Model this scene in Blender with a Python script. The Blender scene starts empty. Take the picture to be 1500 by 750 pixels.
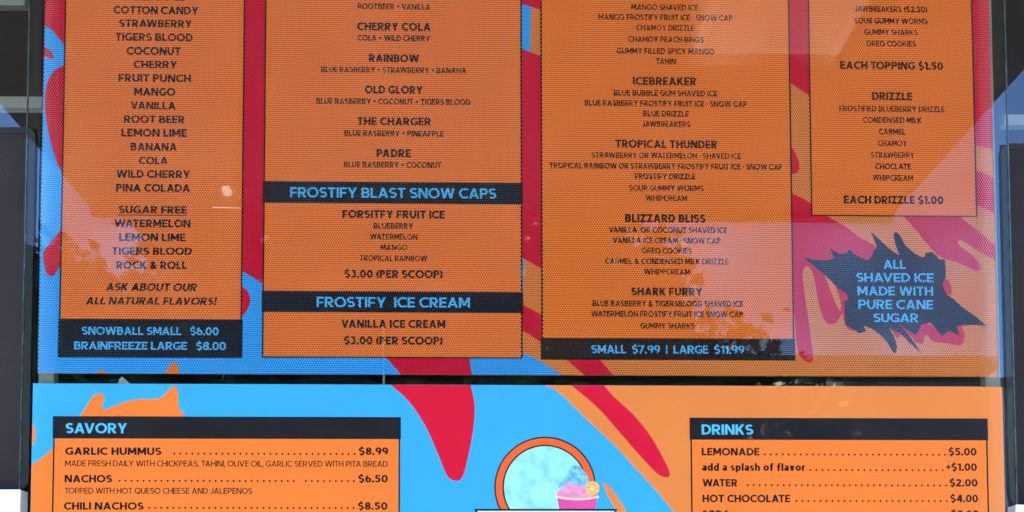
import bpy, math, random
from mathutils import Vector, Matrix
from mathutils.geometry import delaunay_2d_cdt
random.seed(7)
SC = bpy.context.scene
COL = SC.collection
rad = math.radians

# ------------------------------------------------------------------ camera
EYE = Vector((0.0, -1.25, 1.6))
FPX, PCX, PCY = 1625.0, 750.0, 890.0          # focal length and optical centre in photo pixels
PITCH, YAW, ROLL = rad(2.858), rad(1.240), rad(-0.116)
FW = Vector((math.sin(YAW)*math.cos(PITCH), math.cos(YAW)*math.cos(PITCH), math.sin(PITCH)))
_rt = Vector((math.cos(YAW), -math.sin(YAW), 0)); _up = _rt.cross(FW)
RT = math.cos(ROLL)*_rt + math.sin(ROLL)*_up
UP = -math.sin(ROLL)*_rt + math.cos(ROLL)*_up
cam = bpy.data.cameras.new('camera')
cam_o = bpy.data.objects.new('camera', cam); COL.objects.link(cam_o)
cam_o.matrix_world = Matrix(((RT.x, UP.x, -FW.x, EYE.x), (RT.y, UP.y, -FW.y, EYE.y), (RT.z, UP.z, -FW.z, EYE.z), (0, 0, 0, 1)))
cam.sensor_fit = 'HORIZONTAL'; cam.sensor_width = 36.0
cam.lens = FPX/1500*36.0
cam.shift_x = 0.0
cam.shift_y = (PCY-375.0)/1500.0
cam.clip_start = 0.01; cam.clip_end = 500
SC.camera = cam_o

# ------------------------------------------------------------------ sky, sun, exposure
SUN_EL, SUN_AZ = rad(66), math.pi + rad(40)     # high, out in front to the left: the awning keeps the boards in shade
w = bpy.data.worlds.new('World'); SC.world = w; w.use_nodes = True
nt = w.node_tree; nt.nodes.clear()
sky = nt.nodes.new('ShaderNodeTexSky'); sky.sky_type = 'NISHITA'; sky.sun_disc = False
sky.air_density = 0.75; sky.dust_density = 0.0; sky.ozone_density = 8.0; sky.sun_elevation = SUN_EL; sky.sun_rotation = SUN_AZ
bg = nt.nodes.new('ShaderNodeBackground'); bg.inputs[1].default_value = 0.14
out = nt.nodes.new('ShaderNodeOutputWorld')
nt.links.new(sky.outputs[0], bg.inputs[0]); nt.links.new(bg.outputs[0], out.inputs[0])
sun = bpy.data.lights.new('sun', 'SUN'); sun.energy = 5.0; sun.angle = rad(0.5); sun.color = (1, .95, .88)
sun_o = bpy.data.objects.new('sun', sun); COL.objects.link(sun_o)
sd = Vector((math.sin(SUN_AZ)*math.cos(SUN_EL), math.cos(SUN_AZ)*math.cos(SUN_EL), math.sin(SUN_EL)))
sun_o.rotation_euler = sd.to_track_quat('Z', 'Y').to_euler(); sun_o.location = sd*20
SC.view_settings.view_transform = 'Standard'; SC.view_settings.look = 'None'
SC.view_settings.gamma = 1.0; SC.view_settings.use_curve_mapping = False
SC.view_settings.exposure = 2.9
SC.cycles.use_denoising = True
SC.cycles.denoiser = 'OPENIMAGEDENOISE'
SC.cycles.denoising_prefilter = 'ACCURATE'
SC.cycles.sample_clamp_indirect = 1.5
SC.render.engine = 'CYCLES'
SC.cycles.max_bounces = 10; SC.cycles.transparent_max_bounces = 40
SC.cycles.caustics_reflective = False; SC.cycles.caustics_refractive = False

# ------------------------------------------------------------------ helpers
def at(px, py, Y=0.0):
    """world point where the sight line through photo point (px, py) meets the plane y = Y"""
    d = FW*FPX + RT*(px-PCX) + UP*(PCY-py)
    return EYE + d*((Y-EYE.y)/d.y)

def tag(o, label=None, cat=None, group=None, kind=None):
    if label: o['label'] = label
    if cat: o['category'] = cat
    if group: o['group'] = group
    if kind: o['kind'] = kind
    return o

def empty(name, loc, label, cat, group=None):
    o = bpy.data.objects.new(name, None); COL.objects.link(o)
    o.location = loc; o.empty_display_size = .05
    return tag(o, label, cat, group)

def mesh(name, verts, faces, mat, parent=None, smooth=False):
    """one mesh object from world-space vertices"""
    off = Vector((0, 0, 0))
    if parent is not None:
        p = parent
        while p is not None:
            off += p.location; p = p.parent
    me = bpy.data.meshes.new(name)
    me.from_pydata([tuple(Vector(v)-off) for v in verts], [], faces); me.update()
    if smooth:
        for p in me.polygons: p.use_smooth = True
    o = bpy.data.objects.new(name, me); COL.objects.link(o)
    o.data.materials.append(mat)
    if parent is not None: o.parent = parent
    return o

class MB:
    def __init__(s): s.v = []; s.f = []
    def box(s, x0, x1, y0, y1, z0, z1):
        n = len(s.v)
        s.v += [(x, y, z) for x in (x0, x1) for y in (y0, y1) for z in (z0, z1)]
        for q in ((0, 1, 3, 2), (4, 6, 7, 5), (0, 4, 5, 1), (2, 3, 7, 6), (0, 2, 6, 4), (1, 5, 7, 3)):
            s.f.append(tuple(n+i for i in q))
        return s
    def bev(s, x0, x1, y0, y1, z0, z1, b):
        """box whose front (low y) edges are chamfered by b"""
        n = len(s.v)
        s.v += [(x0, y1, z0), (x1, y1, z0), (x1, y1, z1), (x0, y1, z1),
                (x0, y0+b, z0), (x1, y0+b, z0), (x1, y0+b, z1), (x0, y0+b, z1),
                (x0+b, y0, z0+b), (x1-b, y0, z0+b), (x1-b, y0, z1-b), (x0+b, y0, z1-b)]
        for q in ((3, 2, 1, 0), (8, 9, 10, 11)): s.f.append(tuple(n+i for i in q))
        for a in (0, 4):
            for i in range(4):
                j = (i+1) % 4
                s.f.append((n+a+i, n+a+j, n+a+4+j, n+a+4+i))
        return s
    def tube(s, p0, p1, r0, r1, k=8):
        p0 = Vector(p0); p1 = Vector(p1); d = (p1-p0).normalized()
        a = d.orthogonal().normalized(); b = d.cross(a); n = len(s.v)
        for p, r in ((p0, r0), (p1, r1)):
            for i in range(k):
                t = 2*math.pi*i/k; s.v.append(tuple(p+(a*math.cos(t)+b*math.sin(t))*r))
        for i in range(k): s.f.append((n+i, n+(i+1) % k, n+k+(i+1) % k, n+k+i))
        s.f.append(tuple(n+i for i in range(k))[::-1]); s.f.append(tuple(n+k+i for i in range(k)))
        return s
    def build(s, name, mat, parent=None, smooth=False):
        return mesh(name, s.v, s.f, mat, parent, smooth)

# ------------------------------------------------------------------ materials
def newmat(name):
    m = bpy.data.materials.new(name); m.use_nodes = True
    n = m.node_tree; n.nodes.clear()
    o = n.nodes.new('ShaderNodeOutputMaterial')
    return m, n, o

def noise_color(n, color, amount, scale, detail=4):
    """colour varied slightly by a noise in object space"""
    tc = n.nodes.new('ShaderNodeNewGeometry')
    nz = n.nodes.new('ShaderNodeTexNoise'); nz.inputs['Scale'].default_value = scale; nz.inputs['Detail'].default_value = detail
    n.links.new(tc.outputs['Position'], nz.inputs['Vector'])
    mr = n.nodes.new('ShaderNodeMapRange'); mr.inputs[1].default_value = .3; mr.inputs[2].default_value = .7
    mr.inputs[3].default_value = 1-amount; mr.inputs[4].default_value = 1+amount
    n.links.new(nz.outputs['Fac'], mr.inputs[0])
    mx = n.nodes.new('ShaderNodeVectorMath'); mx.operation = 'SCALE'
    mx.inputs[0].default_value = color; n.links.new(mr.outputs[0], mx.inputs['Scale'])
    return mx.outputs[0], nz.outputs['Fac']

def plain(name, color, rough=.5, metal=0, amount=.06, scale=30, bump=0, spec=.5):
    m, n, o = newmat(name)
    b = n.nodes.new('ShaderNodeBsdfPrincipled')
    c, f = noise_color(n, color, amount, scale)
    n.links.new(c, b.inputs['Base Color'])
    b.inputs['Roughness'].default_value = rough; b.inputs['Metallic'].default_value = metal
    b.inputs['Specular IOR Level'].default_value = spec
    if bump:
        bp = n.nodes.new('ShaderNodeBump'); bp.inputs['Strength'].default_value = bump; bp.inputs['Distance'].default_value = .002
        n.links.new(f, bp.inputs['Height']); n.links.new(bp.outputs[0], b.inputs['Normal'])
    n.links.new(b.outputs[0], o.inputs[0])
    return m

PITCH_MM = 0.00277                                # hole spacing of the perforated film
def hole_mask(n, p=PITCH_MM, r=.28):
    g = n.nodes.new('ShaderNodeNewGeometry')
    sx = n.nodes.new('ShaderNodeSeparateXYZ'); n.links.new(g.outputs['Position'], sx.inputs[0])
    cb = n.nodes.new('ShaderNodeCombineXYZ'); n.links.new(sx.outputs['X'], cb.inputs['X']); n.links.new(sx.outputs['Z'], cb.inputs['Y'])
    sc = n.nodes.new('ShaderNodeVectorMath'); sc.operation = 'MULTIPLY'
    sc.inputs[1].default_value = (1/p, 1/(p*math.sqrt(3)), 0); n.links.new(cb.outputs[0], sc.inputs[0])
    ds = []
    for off in (0, .5):
        ad = n.nodes.new('ShaderNodeVectorMath'); ad.operation = 'ADD'; ad.inputs[1].default_value = (off, off, 0)
        n.links.new(sc.outputs[0], ad.inputs[0])
        fr = n.nodes.new('ShaderNodeVectorMath'); fr.operation = 'FRACTION'; n.links.new(ad.outputs[0], fr.inputs[0])
        sb = n.nodes.new('ShaderNodeVectorMath'); sb.operation = 'SUBTRACT'; sb.inputs[1].default_value = (.5, .5, 0)
        n.links.new(fr.outputs[0], sb.inputs[0])
        ml = n.nodes.new('ShaderNodeVectorMath'); ml.operation = 'MULTIPLY'; ml.inputs[1].default_value = (1, math.sqrt(3), 0)
        n.links.new(sb.outputs[0], ml.inputs[0])
        ln = n.nodes.new('ShaderNodeVectorMath'); ln.operation = 'LENGTH'; n.links.new(ml.outputs[0], ln.inputs[0])
        ds.append(ln.outputs['Value'])
    mn = n.nodes.new('ShaderNodeMath'); mn.operation = 'MINIMUM'; n.links.new(ds[0], mn.inputs[0]); n.links.new(ds[1], mn.inputs[1])
    lt = n.nodes.new('ShaderNodeMath'); lt.operation = 'LESS_THAN'; lt.inputs[1].default_value = r
    n.links.new(mn.outputs[0], lt.inputs[0])
    return lt.outputs[0]

def printed(name, color, perforated, rough=.42):
    m, n, o = newmat(name)
    b = n.nodes.new('ShaderNodeBsdfPrincipled')
    c, f = noise_color(n, color, .045, 9, 6)
    n.links.new(c, b.inputs['Base Color'])
    b.inputs['Roughness'].default_value = rough; b.inputs['Specular IOR Level'].default_value = .06
    if perforated:
        t = n.nodes.new('ShaderNodeBsdfTransparent'); mx = n.nodes.new('ShaderNodeMixShader')
        n.links.new(hole_mask(n), mx.inputs[0]); n.links.new(b.outputs[0], mx.inputs[1]); n.links.new(t.outputs[0], mx.inputs[2])
        n.links.new(mx.outputs[0], o.inputs[0])
    else:
        n.links.new(b.outputs[0], o.inputs[0])
    return m

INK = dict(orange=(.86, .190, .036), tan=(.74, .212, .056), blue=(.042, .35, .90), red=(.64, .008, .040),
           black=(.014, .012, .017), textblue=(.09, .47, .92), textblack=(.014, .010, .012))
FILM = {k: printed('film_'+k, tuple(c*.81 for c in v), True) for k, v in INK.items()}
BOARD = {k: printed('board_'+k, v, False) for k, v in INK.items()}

def glass(name, tint=(.97, 1, .985), ior=1.5, rough=.0, dust=.0012):
    m, n, o = newmat(name)
    fr = n.nodes.new('ShaderNodeFresnel'); fr.inputs[0].default_value = ior
    t = n.nodes.new('ShaderNodeBsdfTransparent'); t.inputs[0].default_value = (*tint, 1)
    g = n.nodes.new('ShaderNodeBsdfGlossy'); g.inputs['Roughness'].default_value = rough
    mx = n.nodes.new('ShaderNodeMixShader')
    n.links.new(fr.outputs[0], mx.inputs[0]); n.links.new(t.outputs[0], mx.inputs[1]); n.links.new(g.outputs[0], mx.inputs[2])
    ge = n.nodes.new('ShaderNodeNewGeometry')
    nz = n.nodes.new('ShaderNodeTexNoise'); nz.inputs['Scale'].default_value = 14; nz.inputs['Detail'].default_value = 8
    n.links.new(ge.outputs['Position'], nz.inputs['Vector'])
    mr = n.nodes.new('ShaderNodeMapRange'); mr.inputs[1].default_value = .45; mr.inputs[2].default_value = .75
    mr.inputs[3].default_value = .0; mr.inputs[4].default_value = dust*2
    n.links.new(nz.outputs['Fac'], mr.inputs[0])
    df = n.nodes.new('ShaderNodeBsdfDiffuse'); df.inputs[0].default_value = (.5, .5, .5, 1)
    m2 = n.nodes.new('ShaderNodeMixShader'); n.links.new(mr.outputs[0], m2.inputs[0])
    n.links.new(mx.outputs[0], m2.inputs[1]); n.links.new(df.outputs[0], m2.inputs[2])
    n.links.new(m2.outputs[0], o.inputs[0])
    return m

def weave(name, color, pitch, cover):
    m, n, o = newmat(name)
    b = n.nodes.new('ShaderNodeBsdfPrincipled'); b.inputs['Roughness'].default_value = .55; b.inputs['Specular IOR Level'].default_value = .08
    c, f = noise_color(n, color, .25, 5, 5); n.links.new(c, b.inputs['Base Color'])
    g = n.nodes.new('ShaderNodeNewGeometry'); sx = n.nodes.new('ShaderNodeSeparateXYZ'); n.links.new(g.outputs['Position'], sx.inputs[0])
    outs = []
    for ax in ('X', 'Z'):
        a = n.nodes.new('ShaderNodeMath'); a.operation = 'MULTIPLY'; a.inputs[1].default_value = 1/pitch; n.links.new(sx.outputs[ax], a.inputs[0])
        d = n.nodes.new('ShaderNodeMath'); d.operation = 'FRACT'; n.links.new(a.outputs[0], d.inputs[0])
        e = n.nodes.new('ShaderNodeMath'); e.operation = 'GREATER_THAN'; e.inputs[1].default_value = cover; n.links.new(d.outputs[0], e.inputs[0])
        outs.append(e.outputs[0])
    mu = n.nodes.new('ShaderNodeMath'); mu.operation = 'MULTIPLY'; n.links.new(outs[0], mu.inputs[0]); n.links.new(outs[1], mu.inputs[1])
    t = n.nodes.new('ShaderNodeBsdfTransparent'); mx = n.nodes.new('ShaderNodeMixShader')
    n.links.new(mu.outputs[0], mx.inputs[0]); n.links.new(b.outputs[0], mx.inputs[1]); n.links.new(t.outputs[0], mx.inputs[2])
    n.links.new(mx.outputs[0], o.inputs[0])
    return m

def emit(name, color, s):
    m, n, o = newmat(name)
    e = n.nodes.new('ShaderNodeEmission'); e.inputs[0].default_value = (*color, 1); e.inputs[1].default_value = s
    n.links.new(e.outputs[0], o.inputs[0]); return m

M = dict(
    glass=glass('clear_glass', ior=1.28), backglass=glass('tinted_glass', (.80, .88, .87), 1.9, 0, .0006),
    edge=plain('green_glass_edge', (.03, .065, .058), .2, 0, .5, 60),
    white=plain('white_frame_paint', (.78, .80, .78), .35, 0, .05, 20),
    gasket=plain('black_rubber', (.012, .012, .014), .6, 0, .2, 80, spec=.12),
    mesh=weave('dark_screen_weave', (.019, .017, .019), .0029, .55),
    interior=plain('dark_interior', (.022, .020, .022), .8, 0, .3, 4),
    shelf=plain('interior_grey', (.10, .11, .12), .6, 0, .2, 8),
    wall=plain('trailer_skin', (.03, .03, .034), .45, 0, .1, 10),
    awning=plain('awning_underside', (.028, .025, .028), .7, 0, .2, 6),
    strut=plain('awning_steel', (.35, .36, .38), .35, .8, .1, 20),
    ground=plain('pale_concrete', (.48, .46, .43), .85, 0, .15, 3, .3),
    bark=plain('bark', (.09, .065, .045), .9, 0, .4, 12, .6),
    stucco=plain('stucco', (.09, .075, .065), .9, 0, .08, 20),
    pale=plain('pale_stucco', (.5, .5, .52), .9, 0, .06, 2),
    tape=plain('grey_tape', (.16, .22, .23), .4, 0, .3, 120),
    roof=plain('roof_edge', (.16, .13, .12), .8, 0, .1, 10),
    pane=plain('dark_window', (.02, .025, .03), .08, 0, .1, 3),
    lampbox=plain('white_lamp_box', (.75, .75, .73), .4, 0, .04, 10),
    lens=plain('lamp_lens', (.55, .56, .56), .2, 0, .04, 10),
    led=emit('lit_led', (1, .95, .86), .24),
)
LEAF = []
for i, c in enumerate(((.025, .052, .015), (.032, .065, .018), (.02, .042, .014))):
    LEAF.append(plain('foliage_%d' % i, c, .55, 0, .45, 2.0))

# ------------------------------------------------------------------ lettering: a geometric sans drawn from strokes
def rect(x0, y0, x1, y1): return [[(x0, y0), (x1, y0), (x1, y1), (x0, y1)]]
def diag(xa, ya, xb, yb, w):
    L = math.hypot(xb-xa, yb-ya); h = .5*w*L/max(abs(yb-ya), 1e-6)
    if ya > yb: xa, ya, xb, yb = xb, yb, xa, ya
    return [[(xa-h, ya), (xa+h, ya), (xb+h, yb), (xb-h, yb)]]
def arc(cx, cy, RX, RY, a0, a1, w, k=None):
    """band between the outer ellipse RX, RY and one inset by w"""
    k = k or max(4, int(abs(a1-a0)/18)); P = []
    hw = w*.92
    for i in range(k):
        t0 = rad(a0+(a1-a0)*i/k); t1 = rad(a0+(a1-a0)*(i+1)/k)
        q = [(cx+RX*math.cos(t0), cy+RY*math.sin(t0)), (cx+RX*math.cos(t1), cy+RY*math.sin(t1)),
             (cx+(RX-w)*math.cos(t1), cy+(RY-hw)*math.sin(t1)), (cx+(RX-w)*math.cos(t0), cy+(RY-hw)*math.sin(t0))]
        if a1 < a0: q = q[::-1]
        P.append(q)
    return P
def bowl(x0, y0, y1, xr, w, R=None):
    hw = w*.92; ry = (y1-y0)/2; rx = R or ry
    return rect(x0, y1-hw, xr-rx+.01, y1) + rect(x0, y0, xr-rx+.01, y0+hw) + arc(xr-rx, (y0+y1)/2, rx, ry, -90, 90, w)
def sshape(W, w, x=0):
    ro = (1+w*.92)/4
    return arc(x+W/2, 1-ro, W/2, ro, 35, 270, w, 12) + arc(x+W/2, ro, W/2, ro, 90, -145, w, 12)

def glyph(c, w):
    h = w*.92; P = []; W = .6
    if c == 'A':
        W = .86; d = .5*w*1.12
        P = diag(d, 0, W/2, 1, w)+diag(W-d, 0, W/2, 1, w)+rect(W*.24, .2, W*.76, .2+h*.9)
    elif c == 'B': W = .70; P = rect(0, 0, w, 1)+bowl(w*.5, 0, .5+h/2, W, w)+bowl(w*.5, .5-h/2, 1, W*.94, w)
    elif c == 'C': W = .80; P = arc(.5, .5, .5, .51, 48, 312, w, 16)
    elif c == 'D': W = .80; P = rect(0, 0, w, 1)+bowl(w*.5, 0, 1, W, w, .48)
    elif c == 'E': W = .60; P = rect(0, 0, w, 1)+rect(w*.5, 0, W, h)+rect(w*.5, .5-h/2, W*.93, .5+h/2)+rect(w*.5, 1-h, W, 1)
    elif c == 'F': W = .59; P = rect(0, 0, w, 1)+rect(w*.5, .44-h/2, W*.93, .44+h/2)+rect(w*.5, 1-h, W, 1)
    elif c == 'G': W = .86; P = arc(.5, .5, .5, .51, 48, 318, w, 16)+rect(W-w, .13, W, .52)+rect(.5, .52-h, W, .52)
    elif c == 'H': W = .76; P = rect(0, 0, w, 1)+rect(W-w, 0, W, 1)+rect(w*.5, .5-h/2, W-w*.5, .5+h/2)
    elif c == 'I': W = w; P = rect(0, 0, w, 1)
    elif c == 'J': W = .52; P = rect(W-w, .28, W, 1)+arc(W-.27, .28, .27, .29, -150, 0, w, 8)
    elif c == 'K': W = .74; P = rect(0, 0, w, 1)+diag(w*.7, .32, W-.6*w, 1, w)+diag(W*.42, .56, W-.62*w, 0, w)
    elif c == 'L': W = .56; P = rect(0, 0, w, 1)+rect(w*.5, 0, W, h)
    elif c == 'M': W = .92; P = rect(0, 0, w, 1)+rect(W-w, 0, W, 1)+diag(w*.62, 1, W/2, .22, w)+diag(W-w*.62, 1, W/2, .22, w)
    elif c == 'N': W = .80; P = rect(0, 0, w, 1)+rect(W-w, 0, W, 1)+diag(w*.62, 1, W-w*.62, 0, w)
    elif c == 'O': W = .98; P = arc(.49, .5, .49, .51, 0, 360, w, 22)
    elif c == 'P': W = .68; P = rect(0, 0, w, 1)+bowl(w*.5, .36, 1, W, w)
    elif c == 'Q': W = .98; P = arc(.49, .5, .49, .51, 0, 360, w, 22)+diag(.55, .32, .86, -.04, w)
    elif c == 'R': W = .72; P = rect(0, 0, w, 1)+bowl(w*.5, .36, 1, W*.96, w)+diag(W*.48, .42, W-.58*w, 0, w)
    elif c == 'S': W = .66; P = sshape(W, w)
    elif c == 'T': W = .68; P = rect(W/2-w/2, 0, W/2+w/2, 1)+rect(0, 1-h, W, 1)
    elif c == 'U': W = .76; P = rect(0, .36, w, 1)+rect(W-w, .36, W, 1)+arc(W/2, .36, W/2, .37, 180, 360, w, 10)
    elif c == 'V': W = .86; d = .56*w; P = diag(d, 1, W/2, 0, w)+diag(W-d, 1, W/2, 0, w)
    elif c == 'W':
        W = 1.22; d = .54*w
        P = diag(d, 1, W*.27, 0, w)+diag(W*.5, 1, W*.27, 0, w)+diag(W*.5, 1, W*.73, 0, w)+diag(W-d, 1, W*.73, 0, w)
    elif c == 'X': W = .78; d = .62*w; P = diag(d, 1, W-d, 0, w)+diag(W-d, 1, d, 0, w)
    elif c == 'Y': W = .80; d = .62*w; P = diag(d, 1, W/2, .38, w)+diag(W-d, 1, W/2, .38, w)+rect(W/2-w/2, 0, W/2+w/2, .46)
    elif c == 'Z': W = .68; P = rect(0, 0, W, h)+rect(0, 1-h, W, 1)+diag(w*.7, 0, W-w*.7, 1, w)
    elif c == '0': W = .70; P = arc(W/2, .5, W/2, .51, 0, 360, w, 20)
    elif c == '1': W = .38; P = rect(W-w, 0, W, 1)+diag(w*.25, .74, W-w*.45, 1, w*.9)
    elif c == '2': W = .62; P = arc(W/2, .70, W/2, .30, 165, -35, w, 11)+diag(w*.62, h*.6, W-w*.72, .60, w)+rect(0, 0, W, h)
    elif c == '3': W = .62; P = arc(W*.47, .73, W*.48, .28, 145, -90, w, 12)+arc(W*.47, .28+.005, W*.53, .29, 90, -150, w, 12)
    elif c == '4': W = .70; P = rect(W*.58, 0, W*.58+w, 1)+rect(0, .2, W, .2+h)+diag(w*.55, .26, W*.58+w*.3, 1, w)
    elif c == '5': W = .62; P = rect(.05, 1-h, W*.95, 1)+rect(.05, .5, .05+w*.9, 1)+arc(W*.46, .33, W*.54, .335, 120, -150, w, 13)
    elif c == '6': W = .66; P = arc(W/2, .33, W/2, .34, 0, 360, w, 18)+arc(W*.62, .42, W*.62, .59, 105, 190, w, 8)
    elif c == '7': W = .62; P = rect(0, 1-h, W, 1)+diag(W*.32, 0, W-w*.6, 1-h*.5, w)
    elif c == '8': W = .66; P = arc(W/2, .73, W*.46, .28, 0, 360, w, 18)+arc(W/2, .285, W/2, .295, 0, 360, w, 18)
    elif c == '9': W = .66; P = arc(W/2, .67, W/2, .34, 0, 360, w, 18)+arc(W*.38, .58, W*.62, .59, -75, 10, w, 8)
    elif c == '$': W = .66; P = sshape(W, w)+rect(W/2-w*.42, -.13, W/2+w*.42, h*.6)+rect(W/2-w*.42, 1-h*.6, W/2+w*.42, 1.13)
    elif c == '(': W = .30; P = arc(.55, .45, .55, .68, 130, 230, w, 8)
    elif c == ')': W = .30; P = arc(-.25, .45, .55, .68, -50, 50, w, 8)
    elif c == '+': W = .54; P = rect(0, .5-h*.38, W, .5+h*.38)+rect(W/2-w*.38, .22, W/2+w*.38, .78)
    elif c == '-': W = .26; P = rect(0, .36, W, .36+h)
    elif c == '.': W = w*1.1; P = rect(0, 0, W, w*1.1)
    elif c == ',': W = w*1.1; P = rect(0, 0, W, w*1.1)+diag(w*.2, -.16, w*.7, .06, w*.7)
    elif c == '!': W = w*1.1; P = rect(0, 0, W, w*1.05)+[[(w*.2, .33), (w*.9, .33), (w*1.1, 1), (0, 1)]]
    elif c == '|': W = w*.7; P = rect(0, -.1, W, 1.05)
    elif c == '&':
        W = .82
        P = arc(.36, .75, .23, .26, 0, 360, w, 14)+arc(.34, .28, .34, .29, 75, 330, w, 12)+diag(.26, .62, W-w*.7, 0, w)+diag(W-w*.6, .5, .52, .08, w)
    elif c == 'a': W = .52; P = rect(W-w, 0, W, .5)+arc(W*.5, .5, W*.5, .24, 0, 150, w, 8)+arc(W*.45, .22, W*.45, .23, 0, 360, w, 14)
    elif c == 'd': W = .60; P = rect(W-w, 0, W, 1.03)+arc(.30, .36, .30, .37, 0, 360, w, 16)
    elif c == 'p': W = .60; P = rect(0, -.22, w, .72)+arc(.30, .36, .30, .37, 0, 360, w, 16)
    elif c == 'o': W = .62; P = arc(.31, .36, .31, .37, 0, 360, w, 16)
    elif c == 'l': W = w; P = rect(0, 0, w, 1.03)
    elif c == 'h': W = .56; P = rect(0, 0, w, 1.03)+rect(W-w, 0, W, .44)+arc(W/2, .44, W/2, .29, 0, 180, w, 10)
    elif c == 'f': W = .42; P = rect(.08, 0, .08+w, .8)+rect(0, .5, W*.9, .5+h*.7)+arc(.36, .78, .28, .27, 90, 180, w, 6)+rect(.355, 1.05-h, W, 1.05)
    elif c == 'v': W = .58; P = diag(.6*w, .72, W/2, 0, w)+diag(W-.6*w, .72, W/2, 0, w)
    elif c == 'r': W = .36; P = rect(0, 0, w, .72)+arc(.36, .40, .36, .33, 90, 150, w, 5)
    elif c == 's': W = .48; P = [[(x, y*.73) for x, y in q] for q in sshape(W, w*1.05)]
    return W, P

_cache = {}
def tri_glyph(c, w):
    k = (c, w)
    if k not in _cache:
        W, P = glyph(c, w)
        vs = []; fs = []
        for q in P:
            a = sum(q[i][0]*q[(i+1) % len(q)][1]-q[(i+1) % len(q)][0]*q[i][1] for i in range(len(q)))
            if a < 0: q = q[::-1]
            fs.append(list(range(len(vs), len(vs)+len(q)))); vs += [Vector(p) for p in q]
        if vs:
            ov, _, of, _, _, src = delaunay_2d_cdt(vs, [], fs, 0, 1e-5)
            _cache[k] = (W, [tuple(v) for v in ov], [f for f, s in zip(of, src) if s])
        else: _cache[k] = (W, [], [])
    return _cache[k]

KERN = {'AV', 'VA', 'AW', 'WA', 'LT', 'AT', 'TA', 'LA', 'AY', 'YA', 'LY', 'PA', 'AU', 'RY', 'FR'}
def layout(s, w, track=.085, space=.30):
    x = 0; V = []; F = []; prev = ''
    for ch in s:
        if ch == ' ': x += space; prev = ''; continue
        W, vs, fs = tri_glyph(ch, w)
        if prev in 'CGOQDS0689' and prev: x -= .02
        if ch in 'COGQ': x -= .02
        if (prev+ch) in ('AV', 'VA', 'AW', 'WA', 'LT', 'AT', 'TA', 'AY', 'YA', 'LY', 'PA', 'TO', 'YO'): x -= .11
        if ch in '.,': x -= .01
        n = len(V); V += [(a+x, b) for a, b in vs]; F += [tuple(n+i for i in f) for f in fs]
        x += W+track; prev = ch
    return V, F, x-track

def lettering(s, x0, x1, cy, cap, mat, y, parent, weight=.185, name='lettering', italic=0, label=None, underline=False):
    """one printed line: extents x0..x1 and middle cy in photo pixels, cap height in pixels; lies flat at depth y"""
    V, F, W = layout(s, weight)
    a = at(x0, cy); b = at(x1, cy); c = at((x0+x1)/2, cy)
    H = (at((x0+x1)/2, cy-cap/2)-at((x0+x1)/2, cy+cap/2)).z
    sx = (b.x-a.x)/W
    vs = [(a.x+(u+italic*(v-.5)*H/sx)*sx, y, c.z+(v-.5)*H) for u, v in V]; fs = list(F)
    if underline:
        n = len(vs); z0 = c.z-.78*H
        vs += [(a.x, y, z0), (b.x, y, z0), (b.x, y, z0+.14*H), (a.x, y, z0+.14*H)]; fs.append((n, n+1, n+2, n+3))
    o = mesh(name, vs, fs, mat, parent)
    if label: o['label'] = label
    return o

def smooth_closed(pts, k=4):
    out = []; n = len(pts)
    for i in range(n):
        p0, p1, p2, p3 = (Vector(pts[(i+j-1) % n]) for j in range(4))
        for s in range(k):
            t = s/k
            out.append(tuple(.5*((2*p1)+(-p0+p2)*t+(2*p0-5*p1+4*p2-p3)*t*t+(-p0+3*p1-3*p2+p3)*t**3)))
    return out

def clip(poly, box):
    """clip a pixel polygon to a world rectangle (x0, x1, z0, z1); poly already (x, z)"""
    def cut(P, f, inter):
        R = []
        for i in range(len(P)):
            a, b = P[i-1], P[i]
            if f(b):
                if not f(a): R.append(inter(a, b))
                R.append(b)
            elif f(a): R.append(inter(a, b))
        return R
    x0, x1, z0, z1 = box
    lx = lambda v: (lambda a, b: (v, a[1]+(b[1]-a[1])*(v-a[0])/(b[0]-a[0])))
    lz = lambda v: (lambda a, b: (a[0]+(b[0]-a[0])*(v-a[1])/(b[1]-a[1]), v))
    P = cut(poly, lambda p: p[0] >= x0, lx(x0)); P = cut(P, lambda p: p[0] <= x1, lx(x1)) if P else P
    P = cut(P, lambda p: p[1] >= z0, lz(z0)) if P else P; P = cut(P, lambda p: p[1] <= z1, lz(z1)) if P else P
    return P

def flat(name, pts, mat, y, parent, box=None, smooth=True, label=None, k=4):
    """a flat printed shape from photo pixels"""
    P = smooth_closed(pts, k) if smooth else pts
    P = [(at(*p).x, at(*p).z) for p in P]
    if box: P = clip(P, box)
    a = sum(P[i-1][0]*P[i][1]-P[i][0]*P[i-1][1] for i in range(len(P)))
    if a < 0: P = P[::-1]
    ov, _, of, _, _, src = delaunay_2d_cdt([Vector(p) for p in P], [], [list(range(len(P)))], 0, 1e-6)
    o = mesh(name, [(v.x, y, v.y) for v in ov], [f for f, s in zip(of, src) if s], mat, parent)
    if label: o['label'] = label
    return o

def rectangle(name, x0, x1, z0, z1, y, mat, parent):
    return mesh(name, [(x0, y, z0), (x1, y, z0), (x1, y, z1), (x0, y, z1)], [(0, 1, 2, 3)], mat, parent)

def frame_line(name, x0, x1, z0, z1, t, y, mat, parent):
    v = [(x0, y, z0), (x1, y, z0), (x1, y, z1), (x0, y, z1), (x0+t, y, z0+t), (x1-t, y, z0+t), (x1-t, y, z1-t), (x0+t, y, z1-t)]
    return mesh(name, v, [(i, (i+1) % 4, 4+(i+1) % 4, 4+i) for i in range(4)], mat, parent)
PXM = 1.25/FPX                                     # metres per photo pixel on the board plane

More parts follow.
